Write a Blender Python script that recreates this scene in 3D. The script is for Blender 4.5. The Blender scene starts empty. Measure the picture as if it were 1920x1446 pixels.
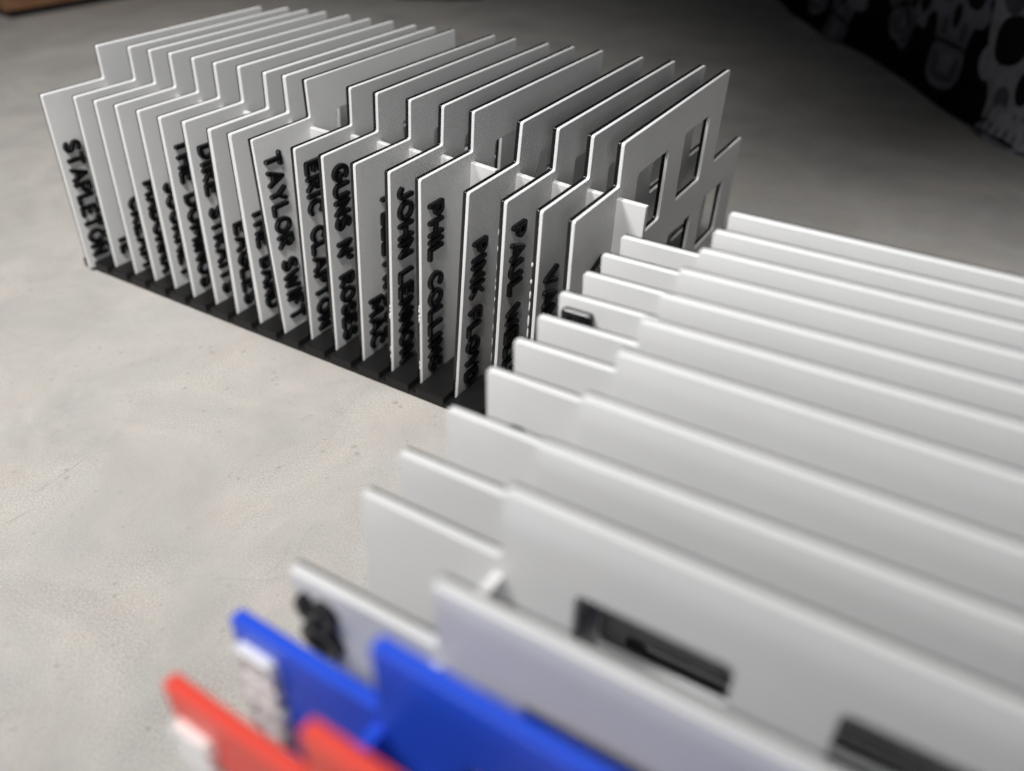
import bpy, bmesh, math, random
from mathutils import Vector, Matrix

random.seed(7)
sc = bpy.context.scene
COL = sc.collection
MM = 0.001                                   # everything below is measured in millimetres

# ------------------------------------------------------------------ camera
cam_d = bpy.data.cameras.new('camera')
cam = bpy.data.objects.new('camera', cam_d)
COL.objects.link(cam)
RC = ((0.84437493, 0.53564226, -0.01087906),
      (-0.30828816, 0.50238582, 0.80781613),
      (0.43816594, -0.67874580, 0.58933415))
M = Matrix(RC).transposed().to_4x4()
M.translation = Vector((296.391, -222.640, 214.938)) * MM
cam.matrix_world = M
cam_d.sensor_fit = 'HORIZONTAL'
cam_d.sensor_width = 36.0
cam_d.lens = 36.0 * 1524.33 / 1920.0
cam_d.clip_start = 0.005
cam_d.clip_end = 50.0
cam_d.dof.use_dof = True
cam_d.dof.focus_distance = 0.312
cam_d.dof.aperture_fstop = 6.2
sc.camera = cam

# ------------------------------------------------------------------ world, lamps, exposure
w = bpy.data.worlds.new('World')
sc.world = w
w.use_nodes = True
bg = w.node_tree.nodes['Background']
bg.inputs[0].default_value = (0.90, 0.95, 1.0, 1)
bg.inputs[1].default_value = 0.028
sc.view_settings.view_transform = 'Standard'
sc.view_settings.look = 'None'
sc.view_settings.exposure = 0.0
sc.view_settings.gamma = 1.0


def aim(o, target):
    d = Vector(target) * MM - o.location
    o.rotation_euler = d.to_track_quat('-Z', 'Y').to_euler()


def spot(name, loc, target, watts, half, radius, col):
    d = bpy.data.lights.new(name, 'SPOT')
    d.energy = watts
    d.color = col
    d.shadow_soft_size = radius
    d.spot_size = math.radians(2 * half)
    d.spot_blend = 1.0
    o = bpy.data.objects.new(name, d)
    COL.objects.link(o)
    o.location = Vector(loc) * MM
    aim(o, target)


# a shaded ceiling lamp behind the viewer's shoulder; the other two spots are added fill
spot('ceiling_lamp', (330, -560, 1100), (-262, -64, 0), 91.4, 27.2, 0.16, (1, 0.982, 0.955))
spot('near_row_fill', (-110, -480, 850), (312, 52, 75), 62.5, 12.9, 0.14, (1, 0.99, 0.98))  # added spot, narrow cone brightening only the near row
spot('far_row_fill', (808, -1089, 428), (10, 0, 60), 25.9, 11.4, 0.24, (0.985, 0.99, 1.0))  # fill spot added to lift the lettered faces of the far row

sc.cycles.max_bounces = 10
sc.cycles.diffuse_bounces = 6

# ------------------------------------------------------------------ materials


def mat(name, col, rough=0.5, spec=0.5):
    m = bpy.data.materials.new(name)
    m.use_nodes = True
    b = m.node_tree.nodes['Principled BSDF']
    b.inputs['Base Color'].default_value = (*col, 1)
    b.inputs['Roughness'].default_value = rough
    b.inputs['Specular IOR Level'].default_value = spec
    return m, m.node_tree, b


def nd(nt, t, **k):
    n = nt.nodes.new(t)
    for a, v in k.items():
        setattr(n, a, v)
    return n


def plastic(name, col, rough, hatch=0.0, pitch=0.8, vary=0.04, edge=0.25):
    """printed filament: diagonal top-layer tracks, a little colour and gloss drift"""
    m, nt, b = mat(name, col, rough)
    tc = nd(nt, 'ShaderNodeTexCoord')
    sep = nd(nt, 'ShaderNodeSeparateXYZ')
    nt.links.new(tc.outputs['Object'], sep.inputs[0])
    add = nd(nt, 'ShaderNodeMath', operation='ADD')
    nt.links.new(sep.outputs['Y'], add.inputs[0])
    nt.links.new(sep.outputs['Z'], add.inputs[1])
    mul = nd(nt, 'ShaderNodeMath', operation='MULTIPLY')
    nt.links.new(add.outputs[0], mul.inputs[0])
    mul.inputs[1].default_value = 2 * math.pi / (pitch * 1.414 * MM)
    sn = nd(nt, 'ShaderNodeMath', operation='SINE')
    nt.links.new(mul.outputs[0], sn.inputs[0])
    nz = nd(nt, 'ShaderNodeTexNoise')
    nz.inputs['Scale'].default_value = 900
    nz.inputs['Detail'].default_value = 3
    nt.links.new(tc.outputs['Object'], nz.inputs['Vector'])
    mx = nd(nt, 'ShaderNodeMath', operation='MULTIPLY_ADD')
    nt.links.new(nz.outputs['Fac'], mx.inputs[0])
    mx.inputs[1].default_value = 0.22
    nt.links.new(sn.outputs[0], mx.inputs[2])
    bp = nd(nt, 'ShaderNodeBump')
    nsp = nd(nt, 'ShaderNodeSeparateXYZ')
    nt.links.new(tc.outputs['Normal'], nsp.inputs[0])
    nab = nd(nt, 'ShaderNodeMath', operation='ABSOLUTE')
    nt.links.new(nsp.outputs['X'], nab.inputs[0])
    nmr = nd(nt, 'ShaderNodeMapRange')
    nmr.inputs['From Min'].default_value = 0.85
    nmr.inputs['From Max'].default_value = 0.99
    nmr.inputs['To Min'].default_value = hatch * 0.12
    nmr.inputs['To Max'].default_value = hatch
    nt.links.new(nab.outputs[0], nmr.inputs['Value'])
    nt.links.new(nmr.outputs['Result'], bp.inputs['Strength'])
    bp.inputs['Distance'].default_value = 0.00004
    nt.links.new(mx.outputs[0], bp.inputs['Height'])
    nt.links.new(bp.outputs['Normal'], b.inputs['Normal'])
    n2 = nd(nt, 'ShaderNodeTexNoise')
    n2.inputs['Scale'].default_value = 40
    n2.inputs['Detail'].default_value = 4
    nt.links.new(tc.outputs['Object'], n2.inputs['Vector'])
    cr = nd(nt, 'ShaderNodeMix', data_type='RGBA')
    nt.links.new(n2.outputs['Fac'], cr.inputs['Factor'])
    cr.inputs['A'].default_value = (*[c * (1 - vary) for c in col], 1)
    cr.inputs['B'].default_value = (*[min(1, c * (1 + vary)) for c in col], 1)
    nt.links.new(cr.outputs['Result'], b.inputs['Base Color'])
    return m


WHITE = plastic('white_filament', (0.735, 0.738, 0.74), 0.46, 1.3)
BLACK = plastic('black_filament', (0.006, 0.006, 0.007), 0.27, 0.35, 0.45)
BLACK.node_tree.nodes['Principled BSDF'].inputs['Specular IOR Level'].default_value = 0.45
BLACK_BASE = plastic('black_base_filament', (0.012, 0.0115, 0.0115), 0.45, 0.6, 0.6)
BLACK_BASE.node_tree.nodes['Principled BSDF'].inputs['Specular IOR Level'].default_value = 0.22
RIB_WHITE = plastic('white_rib_filament', (0.74, 0.74, 0.735), 0.5, 0.2, 0.5)
BLUE = plastic('blue_filament', (0.022, 0.092, 0.74), 0.38, 0.4)
RED = plastic('red_filament', (0.86, 0.085, 0.060), 0.38, 0.4)
LETTER_W = plastic('white_letter_filament', (0.80, 0.80, 0.79), 0.4, 0.2)


SCRATCHES = [(17.9, -123.5, 16.2, -104.6, 0.7), (17.5, -130.4, 17.6, -121.6, 1.0), (-6.4, -106.6, -11.0, -101.2, 0.35), (73.3, -44.2, 74.3, -37.2, 0.4), (23.5, -146.5, 26.0, -133.6, 0.8)]


def table_material():
    m, nt, b = mat('cement_laminate', (0.5, 0.48, 0.45), 0.62, 0.35)
    tc = nd(nt, 'ShaderNodeTexCoord')

    def noise(scale, detail, rough=0.55, dist=0.0):
        n = nd(nt, 'ShaderNodeTexNoise')
        n.inputs['Scale'].default_value = scale
        n.inputs['Detail'].default_value = detail
        n.inputs['Roughness'].default_value = rough
        n.inputs['Distortion'].default_value = dist
        nt.links.new(tc.outputs['Object'], n.inputs['Vector'])
        return n
    big = noise(15, 7, 0.66, 0.5)
    r1 = nd(nt, 'ShaderNodeValToRGB')
    e = r1.color_ramp.elements
    e[0].position, e[0].color = 0.33, (0.455, 0.44, 0.422, 1)
    e[1].position, e[1].color = 0.68, (0.615, 0.585, 0.55, 1)
    nt.links.new(big.outputs['Fac'], r1.inputs['Fac'])
    tint = noise(26, 6, 0.6, 0.3)
    r2 = nd(nt, 'ShaderNodeValToRGB')
    e = r2.color_ramp.elements
    e[0].position, e[0].color = 0.35, (0.965, 0.985, 0.99, 1)
    e[1].position, e[1].color = 0.65, (1.0, 0.98, 0.965, 1)
    nt.links.new(tint.outputs['Fac'], r2.inputs['Fac'])
    m1 = nd(nt, 'ShaderNodeMix', data_type='RGBA', blend_type='MULTIPLY')
    m1.inputs['Factor'].default_value = 1
    nt.links.new(r1.outputs['Color'], m1.inputs['A'])
    nt.links.new(r2.outputs['Color'], m1.inputs['B'])
    # fine cement grain, stronger in patches
    fine = noise(1250, 4, 0.66)
    patch = noise(16, 3, 0.5, 0.4)
    rp = nd(nt, 'ShaderNodeMapRange')
    rp.inputs['From Min'].default_value = 0.42
    rp.inputs['From Max'].default_value = 0.66
    rp.inputs['To Min'].default_value = 0.22
    rp.inputs['To Max'].default_value = 1.0
    nt.links.new(patch.outputs['Fac'], rp.inputs['Value'])
    rf = nd(nt, 'ShaderNodeMapRange')
    rf.inputs['From Min'].default_value = 0.3
    rf.inputs['From Max'].default_value = 0.7
    rf.inputs['To Min'].default_value = 0.66
    rf.inputs['To Max'].default_value = 1.24
    nt.links.new(fine.outputs['Fac'], rf.inputs['Value'])
    m2 = nd(nt, 'ShaderNodeMix', data_type='RGBA', blend_type='MULTIPLY')
    nt.links.new(rp.outputs['Result'], m2.inputs['Factor'])
    nt.links.new(m1.outputs['Result'], m2.inputs['A'])
    nt.links.new(rf.outputs['Result'], m2.inputs['B'])
    # sparse dark smears
    sm = noise(34, 6, 0.7, 1.2)
    rs = nd(nt, 'ShaderNodeMapRange')
    rs.inputs['From Min'].default_value = 0.62
    rs.inputs['From Max'].default_value = 0.76
    rs.inputs['To Min'].default_value = 1.0
    rs.inputs['To Max'].default_value = 0.86
    nt.links.new(sm.outputs['Fac'], rs.inputs['Value'])
    # tiny pits, thrown about unevenly
    pv = nd(nt, 'ShaderNodeTexVoronoi')
    pv.inputs['Scale'].default_value = 240
    pv.inputs['Randomness'].default_value = 1.0
    nt.links.new(tc.outputs['Object'], pv.inputs['Vector'])
    psz = nd(nt, 'ShaderNodeSeparateColor')
    nt.links.new(pv.outputs['Color'], psz.inputs[0])
    pth = nd(nt, 'ShaderNodeMapRange')
    pth.inputs['From Min'].default_value = 0.72
    pth.inputs['From Max'].default_value = 1.0
    pth.inputs['To Min'].default_value = 0.0
    pth.inputs['To Max'].default_value = 0.30
    nt.links.new(psz.outputs[0], pth.inputs['Value'])
    plt = nd(nt, 'ShaderNodeMath', operation='LESS_THAN')
    nt.links.new(pv.outputs['Distance'], plt.inputs[0])
    nt.links.new(pth.outputs['Result'], plt.inputs[1])
    pmx = nd(nt, 'ShaderNodeMath', operation='MULTIPLY')
    nt.links.new(plt.outputs[0], pmx.inputs[0])
    nt.links.new(rp.outputs['Result'], pmx.inputs[1])
    pm2 = nd(nt, 'ShaderNodeMath', operation='MULTIPLY')
    nt.links.new(pmx.outputs[0], pm2.inputs[0])
    pm2.inputs[1].default_value = 0.5
    m2b = nd(nt, 'ShaderNodeMix', data_type='RGBA')
    nt.links.new(pm2.outputs[0], m2b.inputs['Factor'])
    nt.links.new(m2.outputs['Result'], m2b.inputs['A'])
    m2b.inputs['B'].default_value = (0.27, 0.255, 0.24, 1)
    m3 = nd(nt, 'ShaderNodeMix', data_type='RGBA', blend_type='MULTIPLY')
    m3.inputs['Factor'].default_value = 1
    nt.links.new(m2b.outputs['Result'], m3.inputs['A'])
    nt.links.new(rs.outputs['Result'], m3.inputs['B'])
    # a few old scratches in the laminate: thin straight marks broken up by the grain
    pos = nd(nt, 'ShaderNodeVectorMath', operation='ADD')
    wob = nd(nt, 'ShaderNodeVectorMath', operation='SCALE')
    wn = noise(120, 4, 0.6)
    nt.links.new(wn.outputs['Color'], wob.inputs[0])
    wob.inputs['Scale'].default_value = 0.006
    nt.links.new(tc.outputs['Object'], pos.inputs[0])
    nt.links.new(wob.outputs[0], pos.inputs[1])
    total = None
    for (x0, y0, x1, y1, hw) in SCRATCHES:
        mp = nd(nt, 'ShaderNodeMapping', vector_type='TEXTURE')
        mp.inputs['Location'].default_value = ((x0 + x1) / 2 * MM + 0.003, (y0 + y1) / 2 * MM + 0.003, 0)
        mp.inputs['Rotation'].default_value = (0, 0, math.atan2(y1 - y0, x1 - x0))
        mp.inputs['Scale'].default_value = (math.hypot(x1 - x0, y1 - y0) / 2 * MM, hw * MM, 1)
        nt.links.new(pos.outputs[0], mp.inputs['Vector'])
        sp = nd(nt, 'ShaderNodeSeparateXYZ')
        nt.links.new(mp.outputs[0], sp.inputs[0])
        ds = []
        for ax in ('X', 'Y'):
            ab = nd(nt, 'ShaderNodeMath', operation='ABSOLUTE')
            nt.links.new(sp.outputs[ax], ab.inputs[0])
            mr = nd(nt, 'ShaderNodeMapRange')
            mr.inputs['From Min'].default_value = 0.4
            mr.inputs['From Max'].default_value = 1.0
            mr.inputs['To Min'].default_value = 1.0
            mr.inputs['To Max'].default_value = 0.0
            nt.links.new(ab.outputs[0], mr.inputs['Value'])
            ds.append(mr.outputs['Result'])
        mm = nd(nt, 'ShaderNodeMath', operation='MULTIPLY')
        nt.links.new(ds[0], mm.inputs[0])
        nt.links.new(ds[1], mm.inputs[1])
        if total is None:
            total = mm
        else:
            mx = nd(nt, 'ShaderNodeMath', operation='MAXIMUM')
            nt.links.new(total.outputs[0], mx.inputs[0])
            nt.links.new(mm.outputs[0], mx.inputs[1])
            total = mx
    cm = nd(nt, 'ShaderNodeMath', operation='MULTIPLY')
    nt.links.new(total.outputs[0], cm.inputs[0])
    nt.links.new(fine.outputs['Fac'], cm.inputs[1])
    cm2 = nd(nt, 'ShaderNodeMath', operation='MULTIPLY')
    nt.links.new(cm.outputs[0], cm2.inputs[0])
    cm2.inputs[1].default_value = 0.4
    m4 = nd(nt, 'ShaderNodeMix', data_type='RGBA')
    nt.links.new(cm2.outputs[0], m4.inputs['Factor'])
    nt.links.new(m3.outputs['Result'], m4.inputs['A'])
    m4.inputs['B'].default_value = (0.22, 0.21, 0.20, 1)
    nt.links.new(m4.outputs['Result'], b.inputs['Base Color'])
    bp = nd(nt, 'ShaderNodeBump')
    bp.inputs['Strength'].default_value = 0.65
    bp.inputs['Distance'].default_value = 0.00035
    hm = nd(nt, 'ShaderNodeMath', operation='MULTIPLY')
    nt.links.new(fine.outputs['Fac'], hm.inputs[0])
    nt.links.new(rp.outputs['Result'], hm.inputs[1])
    hs = nd(nt, 'ShaderNodeMath', operation='SUBTRACT')
    nt.links.new(hm.outputs[0], hs.inputs[0])
    nt.links.new(cm.outputs[0], hs.inputs[1])
    hp = nd(nt, 'ShaderNodeMath', operation='SUBTRACT')
    nt.links.new(hs.outputs[0], hp.inputs[0])
    nt.links.new(pmx.outputs[0], hp.inputs[1])
    nt.links.new(hp.outputs[0], bp.inputs['Height'])
    nt.links.new(bp.outputs['Normal'], b.inputs['Normal'])
    return m


def wood_material():
    m, nt, b = mat('brown_wood', (0.2, 0.1, 0.05), 0.55)
    tc = nd(nt, 'ShaderNodeTexCoord')
    mp = nd(nt, 'ShaderNodeMapping')
    mp.inputs['Scale'].default_value = (4, 4, 40)
    nt.links.new(tc.outputs['Object'], mp.inputs['Vector'])
    n = nd(nt, 'ShaderNodeTexNoise')
    n.inputs['Scale'].default_value = 6
    n.inputs['Detail'].default_value = 6
    nt.links.new(mp.outputs[0], n.inputs['Vector'])
    r = nd(nt, 'ShaderNodeValToRGB')
    e = r.color_ramp.elements
    e[0].position, e[0].color = 0.35, (0.20, 0.095, 0.045, 1)
    e[1].position, e[1].color = 0.7, (0.36, 0.19, 0.095, 1)
    nt.links.new(n.outputs['Fac'], r.inputs['Fac'])
    nt.links.new(r.outputs['Color'], b.inputs['Base Color'])
    return m


def cloth_material(name, col):
    m, nt, b = mat(name, col, 0.9, 0.15)
    tc = nd(nt, 'ShaderNodeTexCoord')
    n = nd(nt, 'ShaderNodeTexNoise')
    n.inputs['Scale'].default_value = 70
    n.inputs['Detail'].default_value = 5
    nt.links.new(tc.outputs['Object'], n.inputs['Vector'])
    c = nd(nt, 'ShaderNodeMix', data_type='RGBA')
    nt.links.new(n.outputs['Fac'], c.inputs['Factor'])
    c.inputs['A'].default_value = (*[v * 0.55 for v in col], 1)
    c.inputs['B'].default_value = (*[v * 1.35 for v in col], 1)
    nt.links.new(c.outputs['Result'], b.inputs['Base Color'])
    return m


TABLE = table_material()
WOOD = wood_material()
CLOTH = cloth_material('black_cloth', (0.020, 0.019, 0.024))
BONE = cloth_material('grey_print', (0.40, 0.39, 0.45))
BONE_DIM = cloth_material('dark_grey_print', (0.27, 0.26, 0.33))
BONE_SHADE = cloth_material('shade_print', (0.13, 0.125, 0.155))
INK = cloth_material('black_print', (0.014, 0.013, 0.016))
DARKBOX = mat('black_lacquer', (0.012, 0.011, 0.011), 0.5)[0]

# ------------------------------------------------------------------ helpers


def mesh_obj(name, me, material=None, parent=None):
    if material and not me.materials:
        me.materials.append(material)
    o = bpy.data.objects.new(name, me)
    COL.objects.link(o)
    if parent:
        o.parent = parent
    return o


def bm_mesh(name, bm, smooth=False):
    me = bpy.data.meshes.new(name)
    bm.to_mesh(me)
    bm.free()
    if smooth:
        for p in me.polygons:
            p.use_smooth = True
    return me


def empty(name, loc, rot=(0, 0, 0)):
    o = bpy.data.objects.new(name, None)
    o.empty_display_size = 0.01
    COL.objects.link(o)
    o.location = loc
    o.rotation_euler = rot
    return o


def tag(o, label=None, cat=None, group=None, kind=None):
    for k, v in (('label', label), ('category', cat), ('group', group), ('kind', kind)):
        if v:
            o[k] = v
    return o


def rounded(poly, r, seg=4):
    """round the corners of a polygon (mm)"""
    out = []
    n = len(poly)
    for i in range(n):
        p0, p1, p2 = Vector(poly[i - 1]), Vector(poly[i]), Vector(poly[(i + 1) % n])
        a, b = (p0 - p1).normalized(), (p2 - p1).normalized()
        rr = min(r, (p0 - p1).length / 2.2, (p2 - p1).length / 2.2)
        c = p1 + (a + b) * rr
        s, e = p1 + a * rr, p1 + b * rr
        for k in range(seg + 1):
            t = k / seg
            q = (s - c).lerp(e - c, t)
            out.append(tuple(c + q.normalized() * rr))
    return out


def slab(name, polys, x0, x1, bevel):
    """plate in the local y-z plane between x0 and x1 (mm), polygons with holes, rounded rims"""
    cu = bpy.data.curves.new(name, 'CURVE')
    cu.dimensions = '2D'
    cu.fill_mode = 'BOTH'
    for pl in polys:
        s = cu.splines.new('POLY')
        s.points.add(len(pl) - 1)
        for p, (a, b) in zip(s.points, pl):
            p.co = (a * MM, b * MM, 0, 1)
        s.use_cyclic_u = True
    h = (x1 - x0) / 2
    cu.extrude = (h - bevel) * MM
    cu.bevel_depth = bevel * MM
    cu.bevel_resolution = 2
    cu.offset = -bevel * MM
    tmp = bpy.data.objects.new(name, cu)
    COL.objects.link(tmp)
    dg = bpy.context.evaluated_depsgraph_get()
    me = bpy.data.meshes.new_from_object(tmp.evaluated_get(dg))
    me.name = name
    bpy.data.objects.remove(tmp)
    bpy.data.curves.remove(cu)
    xm = (x0 + x1) / 2 * MM
    for v in me.vertices:
        x, y, z = v.co
        v.co = (z + xm, x, y)
    me.materials.clear()
    return me


def box_bm(bm, x0, x1, y0, y1, z0, z1, bevel=0.0):
    vs = [bm.verts.new((x * MM, y * MM, z * MM)) for x in (x0, x1) for y in (y0, y1) for z in (z0, z1)]
    f = [(0, 1, 3, 2), (4, 6, 7, 5), (0, 4, 5, 1), (2, 3, 7, 6), (0, 2, 6, 4), (1, 5, 7, 3)]
    fs = [bm.faces.new([vs[i] for i in q]) for q in f]
    if bevel:
        es = list({e for q in fs for e in q.edges})
        bmesh.ops.bevel(bm, geom=es, offset=bevel * MM, segments=2, affect='EDGES', profile=0.5)


# ---- a round-ended single-stroke alphabet, each glyph (width, strokes) on a 1-high cap box


def arc(cx, cy, rx, ry, a0, a1, n=9):
    return [(cx + rx * math.cos(math.radians(a0 + (a1 - a0) * i / n)),
             cy + ry * math.sin(math.radians(a0 + (a1 - a0) * i / n))) for i in range(n + 1)]


GLYPH = {
    ' ': (0.30, []),
    "'": (0.16, [[(0.08, 1.0), (0.06, 0.76)]]),
    'A': (0.78, [[(0, 0), (0.39, 1), (0.78, 0)], [(0.14, 0.33), (0.64, 0.33)]]),
    'B': (0.60, [[(0, 0), (0, 1)], [(0, 1), (0.28, 1)] + arc(0.30, 0.76, 0.25, 0.24, 90, -90) + [(0, 0.52)],
                 [(0.28, 0.52)] + arc(0.32, 0.26, 0.28, 0.26, 90, -90) + [(0, 0)]]),
    'C': (0.68, [arc(0.40, 0.5, 0.40, 0.5, 48, 312, 14)]),
    'D': (0.70, [[(0, 0), (0, 1)], [(0, 1), (0.22, 1)] + arc(0.24, 0.5, 0.46, 0.5, 90, -90, 12) + [(0, 0)]]),
    'E': (0.58, [[(0.58, 0), (0, 0), (0, 1), (0.58, 1)], [(0, 0.52), (0.48, 0.52)]]),
    'F': (0.55, [[(0, 0), (0, 1), (0.55, 1)], [(0, 0.52), (0.45, 0.52)]]),
    'G': (0.76, [arc(0.40, 0.5, 0.40, 0.5, 48, 330, 15) + [(0.76, 0.42), (0.44, 0.42)]]),
    'H': (0.68, [[(0, 0), (0, 1)], [(0.68, 0), (0.68, 1)], [(0, 0.5), (0.68, 0.5)]]),
    'I': (0.06, [[(0.03, 0), (0.03, 1)]]),
    'J': (0.50, [[(0.50, 1), (0.50, 0.28)] + arc(0.26, 0.27, 0.24, 0.27, 0, -160, 8)]),
    'K': (0.62, [[(0, 0), (0, 1)], [(0.58, 1), (0.02, 0.45)], [(0.16, 0.56), (0.62, 0)]]),
    'L': (0.52, [[(0, 1), (0, 0), (0.52, 0)]]),
    'M': (0.90, [[(0, 0), (0.03, 1), (0.45, 0.28), (0.87, 1), (0.90, 0)]]),
    'N': (0.70, [[(0, 0), (0, 1), (0.70, 0), (0.70, 1)]]),
    'O': (0.82, [arc(0.41, 0.5, 0.41, 0.5, 90, 450, 20)]),
    'P': (0.56, [[(0, 0), (0, 1)], [(0, 1), (0.26, 1)] + arc(0.28, 0.72, 0.28, 0.28, 90, -90) + [(0, 0.44)]]),
    'R': (0.62, [[(0, 0), (0, 1)], [(0, 1), (0.28, 1)] + arc(0.30, 0.73, 0.27, 0.27, 90, -90) + [(0, 0.46)],
                 [(0.22, 0.46), (0.62, 0)]]),
    'S': (0.58, [arc(0.30, 0.745, 0.27, 0.255, 35, 262, 10) + arc(0.29, 0.245, 0.29, 0.245, 82, -150, 10)]),
    'T': (0.66, [[(0, 1), (0.66, 1)], [(0.33, 1), (0.33, 0)]]),
    'U': (0.68, [[(0, 1), (0, 0.33)] + arc(0.34, 0.33, 0.34, 0.33, 180, 360, 9) + [(0.68, 1)]]),
    'V': (0.72, [[(0, 1), (0.36, 0), (0.72, 1)]]),
    'W': (1.0, [[(0, 1), (0.24, 0), (0.5, 0.8), (0.76, 0), (1.0, 1)]]),
    'Y': (0.66, [[(0, 1), (0.33, 0.48), (0.66, 1)], [(0.33, 0.48), (0.33, 0)]]),
}


def capsule(bm, a, b, r, h0, h1, cap=5, ch=0.28):
    """round-ended bar from a to b (letter plane, mm) between heights h0 and h1, chamfered top rim"""
    a, b = Vector(a), Vector(b)
    d = (b - a)
    ang = math.atan2(d.y, d.x)

    def ring(rad):
        pts = []
        for base, off in ((a, math.pi / 2), (b, -math.pi / 2)):
            for k in range(cap + 1):
                t = ang + off + math.pi * k / cap
                pts.append((base.x + rad * math.cos(t), base.y + rad * math.sin(t)))
        return pts
    rings = [(ring(r), h0), (ring(r), h1 - ch), (ring(r - ch), h1)]
    vs = [[bm.verts.new((h * MM, y * MM, -x * MM)) for (x, y) in pts] for pts, h in rings]
    n = len(vs[0])
    for q in range(2):
        for i in range(n):
            j = (i + 1) % n
            bm.faces.new((vs[q][i], vs[q][j], vs[q + 1][j], vs[q + 1][i]))
    bm.faces.new(vs[2])


def lettering(text, parent, z0, z1, y0, cap=7.5, material=None, r=1.04, h=1.55):
    """one raised line reading downwards: starts at height z0, ends at z1, baseline at y0"""
    gap = 0.36
    n = len(text)
    tot = sum(GLYPH[c][0] for c in text) + gap * (n - 1)
    s = (z0 - z1 - 2 * r) / (tot * cap)
    bm = bmesh.new()
    x = 0.0
    k = 0
    for c in text:
        wd, strokes = GLYPH[c]
        for st in strokes:
            for p, q in zip(st[:-1], st[1:]):
                a = ((x + p[0]) * cap * s + r, p[1] * cap + r)
                b = ((x + q[0]) * cap * s + r, q[1] * cap + r)
                capsule(bm, a, b, r, -0.06, h + 0.004 * (k % 9), cap=4)
                k += 1
        x += wd + gap
    me = bm_mesh('lettering', bm)
    o = mesh_obj('lettering', me, material or BLACK, parent)
    o.location = (0, y0 * MM, z0 * MM)
    return o


# ------------------------------------------------------------------ the setting
bm = bmesh.new()
box_bm(bm, -2300, 900, -900, 1900, -30, 0)
tag(mesh_obj('table_top', bm_mesh('table_top', bm), TABLE), kind='structure')

# ------------------------------------------------------------------ divider cards
A_, H1, H2, L1, L2, H3 = 33.85, 100.0, 116.1, 141.1, 182.0, 73.5
ZB = 2.4
OUT = [(0, ZB), (0, H1), (A_, H1), (A_, H2), (L1, H2), (L1, H3), (L2, H3), (L2, ZB)]
WINS = [(49.8, 79.2, 69.4, 99.6), (95.9, 124.2, 71.2, 101.0),
        (50.5, 79.5, 27.0, 54.5), (94.5, 121.5, 28.5, 55.4), (136.5, 163.8, 30.0, 57.3)]


def rect(a, b, c, d):
    return [(a, c), (b, c), (b, d), (a, d)]


outline = rounded([p for p in OUT], 0.9)
holes = [rounded(rect(*q), 1.6) for q in WINS]
CORE_T = {'thin': (0.7, 2.1), 'thick': (1.45, 1.35)}     # black core, white face
PANEL, CORE = {}, {}
for kk, (tc_, tw_) in CORE_T.items():
    PANEL[kk] = slab('face_layer', [outline] + holes, -tw_, 0.0, 0.22)
    CORE[kk] = slab('core_layer', [rounded(OUT, 0.8)] + holes, -tw_ - tc_, -tw_ + 0.0, 0.12)
LOW = [rounded(rect(*q), 1.6) for q in [(WINS[0][0], WINS[0][1], WINS[0][2], 96.8), (WINS[1][0], WINS[1][1], WINS[1][2], 97.4)] + WINS[2:]]
PANEL['low'] = slab('face_layer', [outline] + LOW, -2.1, 0.0, 0.22)
CORE['low'] = slab('core_layer', [rounded(OUT, 0.8)] + LOW, -2.8, -2.1, 0.12)
SOLID = slab('card', [outline] + holes, -2.8, 0.0, 0.3)
bm = bmesh.new()
box_bm(bm, -0.1, 11.6, A_ - 1.4, A_ + 1.0, 12, 96.0, 0.3)
RIB = bm_mesh('spacer_rib', bm)


def data_with(me, material):
    m2 = me.copy()
    m2.materials.clear()
    m2.materials.append(material)
    return m2


for kk in PANEL:
    PANEL[kk].materials.append(WHITE)
    CORE[kk].materials.append(BLACK)
RIB_W = data_with(RIB, RIB_WHITE)


def white_card(mtx_loc, rot, core='thick'):
    t = empty('divider_card', mtx_loc, rot)
    mesh_obj('face_layer', PANEL[core], None, t)
    mesh_obj('core_layer', CORE[core], None, t)
    mesh_obj('spacer_rib', RIB_W, None, t)
    return t


def colour_card(loc, rot, material):
    t = empty('divider_card', loc, rot)
    mesh_obj('card', data_with(SOLID, material), None, t)
    mesh_obj('spacer_rib', data_with(RIB, material), None, t)
    return t


PA = [[-122.0356, 0.1217, -0.0276, -7.4472], [-106.6376, 0.1307, -0.021, -0.8335], [-90.1668, 0.1163, -0.0201, -0.2153],
      [-74.3542, 0.1063, -0.0118, 0.3166], [-58.2193, 0.1056, -0.0252, 0.3844], [-42.4401, 0.1089, -0.0226, -0.5555],
      [-26.6507, 0.0988, -0.026, 0.5778], [-10.3448, 0.1109, -0.0153, -0.3023], [6.473, 0.0721, -0.019, -0.5103],
      [23.5251, 0.0364, -0.0179, -1.1566], [38.2794, 0.1065, -0.0226, 1.5758], [54.6643, 0.1005, -0.0035, 0.8188],
      [71.1605, 0.1031, -0.0196, 0.9828], [87.7326, 0.1046, 0.0015, 1.4492], [104.3616, 0.0865, -0.0062, 1.2195],
      [123.5527, 0.1162, 0.0052, 0.7625], [142.5183, 0.0872, 0.0041, 0.7247], [159.4565, 0.0674, 0.0034, 0.0296],
      [174.5663, 0.0503, 0.0111, -1.8142]]
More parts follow.
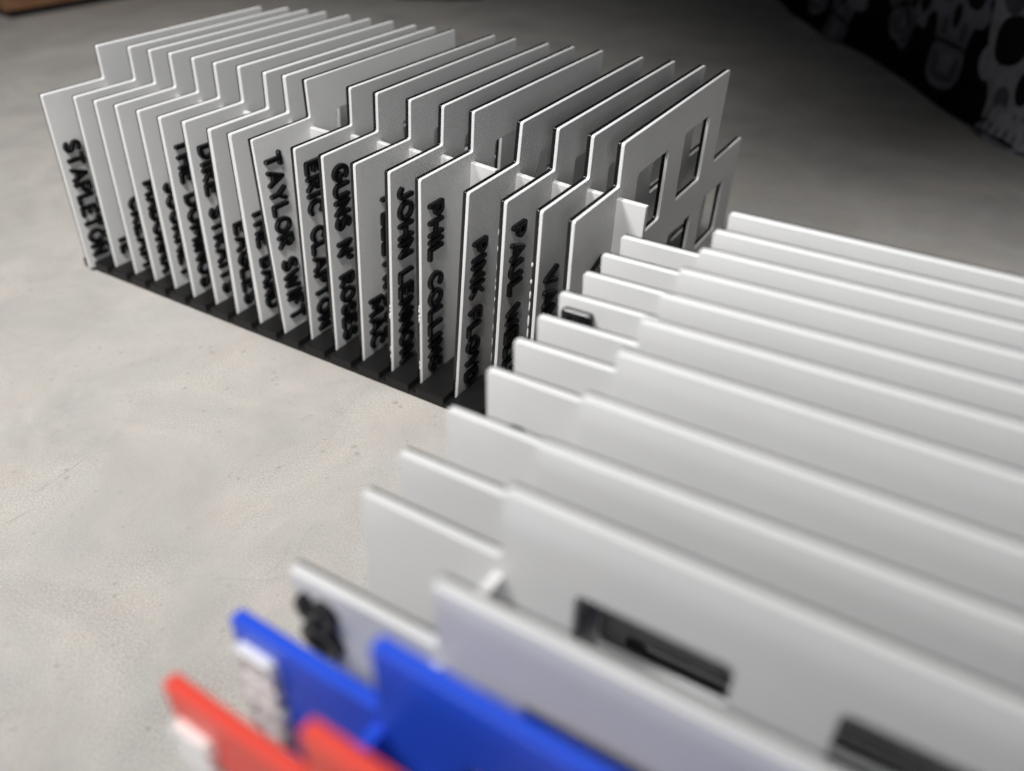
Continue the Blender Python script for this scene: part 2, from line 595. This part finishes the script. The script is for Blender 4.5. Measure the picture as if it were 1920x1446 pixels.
PB = [[0.0, 0.0246, -0.0488, -1.3394], [15.2375, 0.0152, -0.0314, -1.4581], [30.4527, -0.0024, -0.0209, -1.0376],
      [45.433, -0.012, -0.0093, -1.728], [58.9888, -0.0067, -0.0041, -1.0004], [72.8118, -0.0108, -0.0046, -0.5669],
      [90.6068, -0.0428, -0.018, 0.0941], [109.6711, -0.0533, -0.0271, 0.3563], [128.0196, -0.0572, -0.0103, 0.0969],
      [145.7966, -0.0999, -0.0241, 0.5163], [158.4692, 0.0033, -0.0124, 2.1911], [175.2758, -0.0329, -0.0383, 0.55],
      [188.4162, -0.0167, -0.0426, 0.85]]
BX, BY, BYAW = 198.760, -1.552, -1.53695

# (text, start height, end height, baseline y) per line
Y1, Y2 = 3.7, 13.4
TEXT_A = [
    [('STAPLETON', 75.5, 8.6, 2.9), ('CHRIS', 43.5, 8.6, 12.8)],
    [('TE', 22.8, 11.4, Y1)],
    [('CREAM', 48.4, 7.2, Y1)],
    [('MADONNA', 60.6, 7.4, Y1)],
    [('JOURNEY', 63.4, 9.2, Y1)],
    [('THE DOMINOS', 88.4, 8.2, Y1)],
    [('DIRE STRAITS', 88.0, 8.8, Y1)],
    [('EAGLES', 53.6, 7.6, Y1)],
    [('THE BAND', 64.4, 9.8, Y1)],
    [('TAYLOR SWIFT', 92.4, 8.6, Y1)],
    [('ERIC CLAPTON', 93.0, 7.6, Y1)],
    [("GUNS N' ROSES", 94.4, 7.2, Y1)],
    [('MAC', 35.2, 8.2, Y1), ('FLEETWOOD', 81.0, 8.2, Y2)],
    [('JOHN LENNON', 92.4, 5.4, Y1)],
    [('PHIL COLLINS', 88.6, 7.4, Y1)],
    [('PINK FLOYD', 78.2, 7.0, Y1)],
    [('PAUL WELLER', 89.0, 7.0, Y1)],
    [('VAN HALEN', 74.6, 7.0, Y1)],
    [('V', 77.6, 70.0, Y2 + 1.5)],
]
LAB_A = [
    'white divider card lettered STAPLETON at the left end of the far row',
    'white divider card behind STAPLETON with two black letters near its foot',
    'white divider card lettered CREAM in black, standing in the far row',
    'white divider card lettered MADONNA in black, standing in the far row',
    'white divider card lettered JOURNEY in black, standing in the far row',
    'white divider card lettered THE DOMINOS in black, in the far row',
    'white divider card lettered DIRE STRAITS in black, in the far row',
    'white divider card lettered EAGLES in black, in the far row',
    'white divider card lettered THE BAND in black, in the far row',
    'white divider card lettered TAYLOR SWIFT, more upright than the others',
    'white divider card lettered ERIC CLAPTON in black, in the far row',
    "white divider card lettered GUNS N' ROSES in black, in the far row",
    'white divider card lettered FLEETWOOD MAC on two lines, in the far row',
    'white divider card lettered JOHN LENNON in black, in the far row',
    'white divider card lettered PHIL COLLINS in black, in the far row',
    'white divider card lettered PINK FLOYD, last foot visible on the black base',
    'white divider card lettered PAUL, its lower end hidden by the near row',
    'white divider card beginning VA, with dotted white strings along its edge',
    'white divider card at the right end of the far row, windows fully open to view',
]
GA = 'white divider cards of the far row'
GB = 'divider cards of the near row'


def string_beads(parent, spots, x, y):
    bm = bmesh.new()
    for z, ln, r in spots:
        m4 = Matrix.Translation((x * MM, y * MM, z * MM)) @ Matrix.Diagonal((r * MM, r * 0.8 * MM, ln * MM, 1))
        bmesh.ops.create_uvsphere(bm, u_segments=8, v_segments=6, radius=1.0, matrix=m4)
    return mesh_obj('filament_string', bm_mesh('filament_string', bm, True), LETTER_W, parent)


for k, (x, tl, yaw, dy) in enumerate(PA):
    t = white_card((x * MM, dy * MM, 0), (0, tl, yaw), 'thin' if k < 9 else 'thick')
    tag(t, LAB_A[k], 'divider', GA)
    for (s, z0, z1, y0) in TEXT_A[k]:
        lettering(s, t, z0, z1, y0)
    rr = random.Random(k)
    if k == 17:
        string_beads(t, [(78.5, 1.0, 0.45), (71.5, 1.0, 0.45), (65.8, 1.7, 0.4), (61.0, 2.2, 0.35), (54.5, 2.6, 0.4),
                         (49, 2.4, 0.36), (43.6, 1.0, 0.42), (36.5, 1.0, 0.4), (31, .8, .4)], -2.75, 0.0)
    elif k == 16:
        string_beads(t, [(z + rr.uniform(-2, 2), rr.uniform(0.4, 2.4), rr.uniform(0.09, 0.2)) for z in
                         (88, 81, 74, 68, 63, 57, 52, 46, 41, 37, 31, 26, 20)], -2.78, 0.0)
    elif k in (13, 14):
        c = 36 if k == 13 else 40
        string_beads(t, [(c + rr.uniform(-4, 4), rr.uniform(0.7, 1.6), rr.uniform(0.3, 0.55)) for _ in range(6)] +
                     [(14 + rr.uniform(-3, 3), rr.uniform(0.7, 1.3), 0.3) for _ in range(4)], -1.3, 0.0)

LAB_B = [
    'rearmost white divider card of the near row, closest to the far row',
    'second white divider card from the back of the near row',
    'third white divider card from the back of the near row',
    'white divider card with one black letter stroke showing at its top left corner',
    'white divider card directly in front of the one showing a black letter stroke',
    'white divider card in the near row whose corner overlaps the PAUL card',
    'white divider card with a small black letter tip showing above the card in front',
    'white divider card in the near row just in front of the black letter tip',
    'white divider card behind the one with the bright spacer rib, near row',
    'white divider card with a bright spacer rib and two dark windows showing',
    'white divider card with black letters just behind the blue card',
    'blue divider card with white raised letters at its left end',
    'red divider card with a white letter, nearest to the viewer',
]
TEXT_B = {3: [('B', 96.6, 90.0, 1.6)], 6: [('O', 86.4, 78.0, 4.4)], 10: [('SO', 96.0, 80.0, 1.4)],
          11: [('EBED D', 95.0, 58.0, 1.2)], 12: [('BEE', 91.5, 70.0, 0.6)]}
cb, sb = math.cos(BYAW), math.sin(BYAW)
for k, (x, tl, yaw, dy) in enumerate(PB):
    loc = ((BX + cb * x - sb * dy) * MM, (BY + sb * x + cb * dy) * MM, 0)
    rot = (0, tl, BYAW + yaw)
    if k < 11:
        t = white_card(loc, rot, 'low' if k == 10 else 'thin')
    else:
        t = colour_card(loc, rot, BLUE if k == 11 else RED)
    tag(t, LAB_B[k], 'divider', GB)
    for (s, z0, z1, y0) in TEXT_B.get(k, []):
        lettering(s, t, z0, z1, max(y0, 0.6), cap=7.4, material=LETTER_W if k > 10 else BLACK, r=1.2, h=1.9)

# ------------------------------------------------------------------ slotted bases


def slotted_base(label, xs, xa, xb, y0, y1, loc=(0, 0, 0), rot=0.0):
    """bar with one open slot per card; xs = text-face positions (mm) along the bar"""
    t = empty('slotted_base', loc, (0, 0, rot))
    bm = bmesh.new()
    box_bm(bm, xa + 0.3, xb - 0.3, y0 + 0.35, y1 - 0.35, 0.0, 2.3, 0.2)
    mesh_obj('base_plate', bm_mesh('base_plate', bm), BLACK_BASE, t)
    cur = xa
    for x in list(xs) + [None]:
        end = xb if x is None else x - 3.4
        if end - cur > 0.6:
            bm = bmesh.new()
            box_bm(bm, 0, end - cur, y0, y1, 0.4, 5.6, 0.35)
            o = mesh_obj('block', bm_mesh('block', bm), BLACK_BASE, t)
            o.location = (cur * MM, 0, 0)
        if x is not None:
            cur = x + 0.8
    tag(t, label, 'base', 'black slotted bases')
    return t


xsA = [p[0] + 0.4 for p in PA]
slotted_base('black slotted base bar under the far row of lettered cards', xsA, -131, 187, -5.0, 150)
slotted_base('black slotted base hidden beneath the near row of cards', [p[0] for p in PB], -9, 200, -5.0, 150,
             (BX * MM, BY * MM, 0), BYAW)

# ------------------------------------------------------------------ things at the back of the table
CA, CD = Vector((31.0, 821.0)), Vector((0.59964, -0.80027))      # foot line of the cloth
CN = Vector((-0.80027, -0.59964))                                # towards the viewer


def fold(u):
    return 5.0 * math.sin(u * 0.021) + 2.2 * math.sin(u * 0.047 + 1.1)


def cloth_pt(u, z, out=0.0):
    p = CA + CD * u + CN * (fold(u) + out)
    return Vector((p.x, p.y, z)) * MM


bm = bmesh.new()
us = [-260 + i * 14 for i in range(64)]
zs = [0.4, 6, 20, 50, 100, 170, 260, 330]
grid = [[bm.verts.new(cloth_pt(u, z + (3.0 * (0.5 + 0.5 * math.sin(u * 0.05)) if j == 0 else 0), 9 * math.exp(-z / 9)))
         for j, z in enumerate(zs)] for u in us]
for i in range(len(us) - 1):
    for j in range(len(zs) - 1):
        bm.faces.new((grid[i][j], grid[i + 1][j], grid[i + 1][j + 1], grid[i][j + 1]))
bmesh.ops.solidify(bm, geom=bm.faces[:], thickness=1.5 * MM)
bmesh.ops.recalc_face_normals(bm, faces=bm.faces[:])
cloth = mesh_obj('patterned_cloth', bm_mesh('patterned_cloth', bm, True), CLOTH)
tag(cloth, 'dark hanging cloth printed with grey skulls behind the table', 'cloth')


def blob(bm, cu, cz, ru, rz, out, rot=0.0, n=22, p=2.0):
    """flat print patch following the cloth: superellipse"""
    rings = []
    ca, sa = math.cos(rot), math.sin(rot)
    cen = bm.verts.new(cloth_pt(cu, cz, out + 9 * math.exp(-max(cz, 0) / 9)))
    prev = None
    for f in (0.5, 1.0):
        rg = []
        for i in range(n):
            t = 2 * math.pi * i / n
            c, s = math.cos(t), math.sin(t)
            x = f * ru * math.copysign(abs(c) ** (2 / p), c)
            y = f * rz * math.copysign(abs(s) ** (2 / p), s)
            u, z = cu + ca * x - sa * y, max(1.0, cz + sa * x + ca * y)
            rg.append(bm.verts.new(cloth_pt(u, z, out + 9 * math.exp(-z / 9))))
        for i in range(n):
            j = (i + 1) % n
            if prev is None:
                bm.faces.new((cen, rg[i], rg[j]))
            else:
                bm.faces.new((prev[i], rg[i], rg[j], prev[j]))
        prev = rg


def skull(cu, cz, s, bone, tilt=0.0):
    """printed skull, s = half width of the cranium (mm)"""
    ca, sa = math.cos(tilt), math.sin(tilt)

    def at(x, z):
        return cu + s * (ca * x - sa * z), cz + s * (sa * x + ca * z)
    bm = bmesh.new()
    for x, z, a, b, p in ((0, 0.45, 1.0, 0.95, 2.3), (0, -0.35, 0.72, 0.62, 2.6), (0, -1.18, 0.55, 0.40, 2.6),
                          (-0.70, -0.28, 0.28, 0.22, 2), (0.70, -0.28, 0.28, 0.22, 2)):
        u, v = at(x, z)
        blob(bm, u, v, a * s, b * s, 1.2 + 0.1 * random.random(), tilt, p=p)
    pr = mesh_obj('skull_print', bm_mesh('skull_print', bm, True), bone, cloth)
    bm = bmesh.new()
    for x, z, a, b, r in ((-0.62, 0.62, 0.26, 0.36, 0.5), (0.62, 0.62, 0.26, 0.36, -0.5), (-0.30, -0.62, 0.13, 0.16, 0.2),
                          (0.30, -0.62, 0.13, 0.16, -0.2), (-0.33, -1.22, 0.13, 0.22, 0.2), (0.33, -1.22, 0.13, 0.22, -0.2),
                          (0, -1.40, 0.26, 0.07, 0), (0, 0.30, 0.07, 0.30, 0)):
        u, v = at(x, z)
        blob(bm, u, v, a * s, b * s, 1.5 + 0.1 * random.random(), tilt + r)
    tag(mesh_obj('shading_print', bm_mesh('shading_print', bm, True), BONE_SHADE, pr), kind='stuff')
    bm = bmesh.new()
    for x, z, a, b, p, r in ((-0.42, 0.02, 0.30, 0.27, 2.4, 0.15), (0.42, 0.02, 0.30, 0.27, 2.4, -0.15),
                             (0, -0.42, 0.12, 0.20, 2, 0), (-0.62, -0.72, 0.10, 0.26, 2, 0.3),
                             (0.62, -0.72, 0.10, 0.26, 2, -0.3), (0, -0.86, 0.46, 0.03, 3, 0)):
        u, v = at(x, z)
        blob(bm, u, v, a * s, b * s, 1.8 + 0.1 * random.random(), tilt + r, p=p)
    for q in range(-3, 4):
        u, v = at(q * 0.135, -0.86)
        blob(bm, u, v, 0.016 * s, 0.17 * s, 1.85, tilt, n=8)
    mesh_obj('skull_hollows', bm_mesh('skull_hollows', bm, True), INK, pr)


skull(430, 66, 62, BONE, 0.05)
skull(320, 86, 48, BONE_DIM, 0.02)
skull(248, 74, 36, BONE_DIM, -0.5)
skull(205, 86, 40, BONE_DIM, 0.35)
skull(120, 60, 44, BONE_DIM, -0.1)
skull(40, 75, 40, BONE_DIM, 0.3)
skull(565, 70, 52, BONE_DIM, -0.1)
skull(350, 215, 48, BONE_DIM, 0.2)
skull(480, 230, 52, BONE_DIM, -0.2)

# wooden box at the far left, only its lower corner in the frame
ax = Vector((-780, 338)); bx_ = Vector((-760, 484))
wd = (bx_ - ax).normalized()
wn = Vector((-wd.y, wd.x))
t = empty('wooden_box', (ax.x * MM, ax.y * MM, 0), (0, 0, math.atan2(wd.y, wd.x)))
bm = bmesh.new(); box_bm(bm, 0, 420, 0, 300, 9, 150, 2)
mesh_obj('box_body', bm_mesh('box_body', bm), WOOD, t)
bm = bmesh.new(); box_bm(bm, 6, 414, 6, 294, 0, 9)
mesh_obj('under_shade', bm_mesh('under_shade', bm), DARKBOX, t)  # black slab put in for the shadow beneath the box
tag(t, 'brown wooden box with its shade as a dark slab at the far left corner', 'box')

# black case at the back edge
ax = Vector((-448, 658)); bx_ = Vector((-342, 705))
wd = (bx_ - ax).normalized()
t = empty('black_case', (ax.x * MM, ax.y * MM, 0), (0, 0, math.atan2(wd.y, wd.x)))
bm = bmesh.new(); box_bm(bm, 0, 116, 0, 140, 3, 120, 4)
mesh_obj('case_body', bm_mesh('case_body', bm), DARKBOX, t)
bm = bmesh.new(); box_bm(bm, 8, 108, 8, 132, 0, 3)
mesh_obj('foot_pad', bm_mesh('foot_pad', bm), DARKBOX, t)
tag(t, 'black case just entering the frame at the top, behind the far row', 'case')
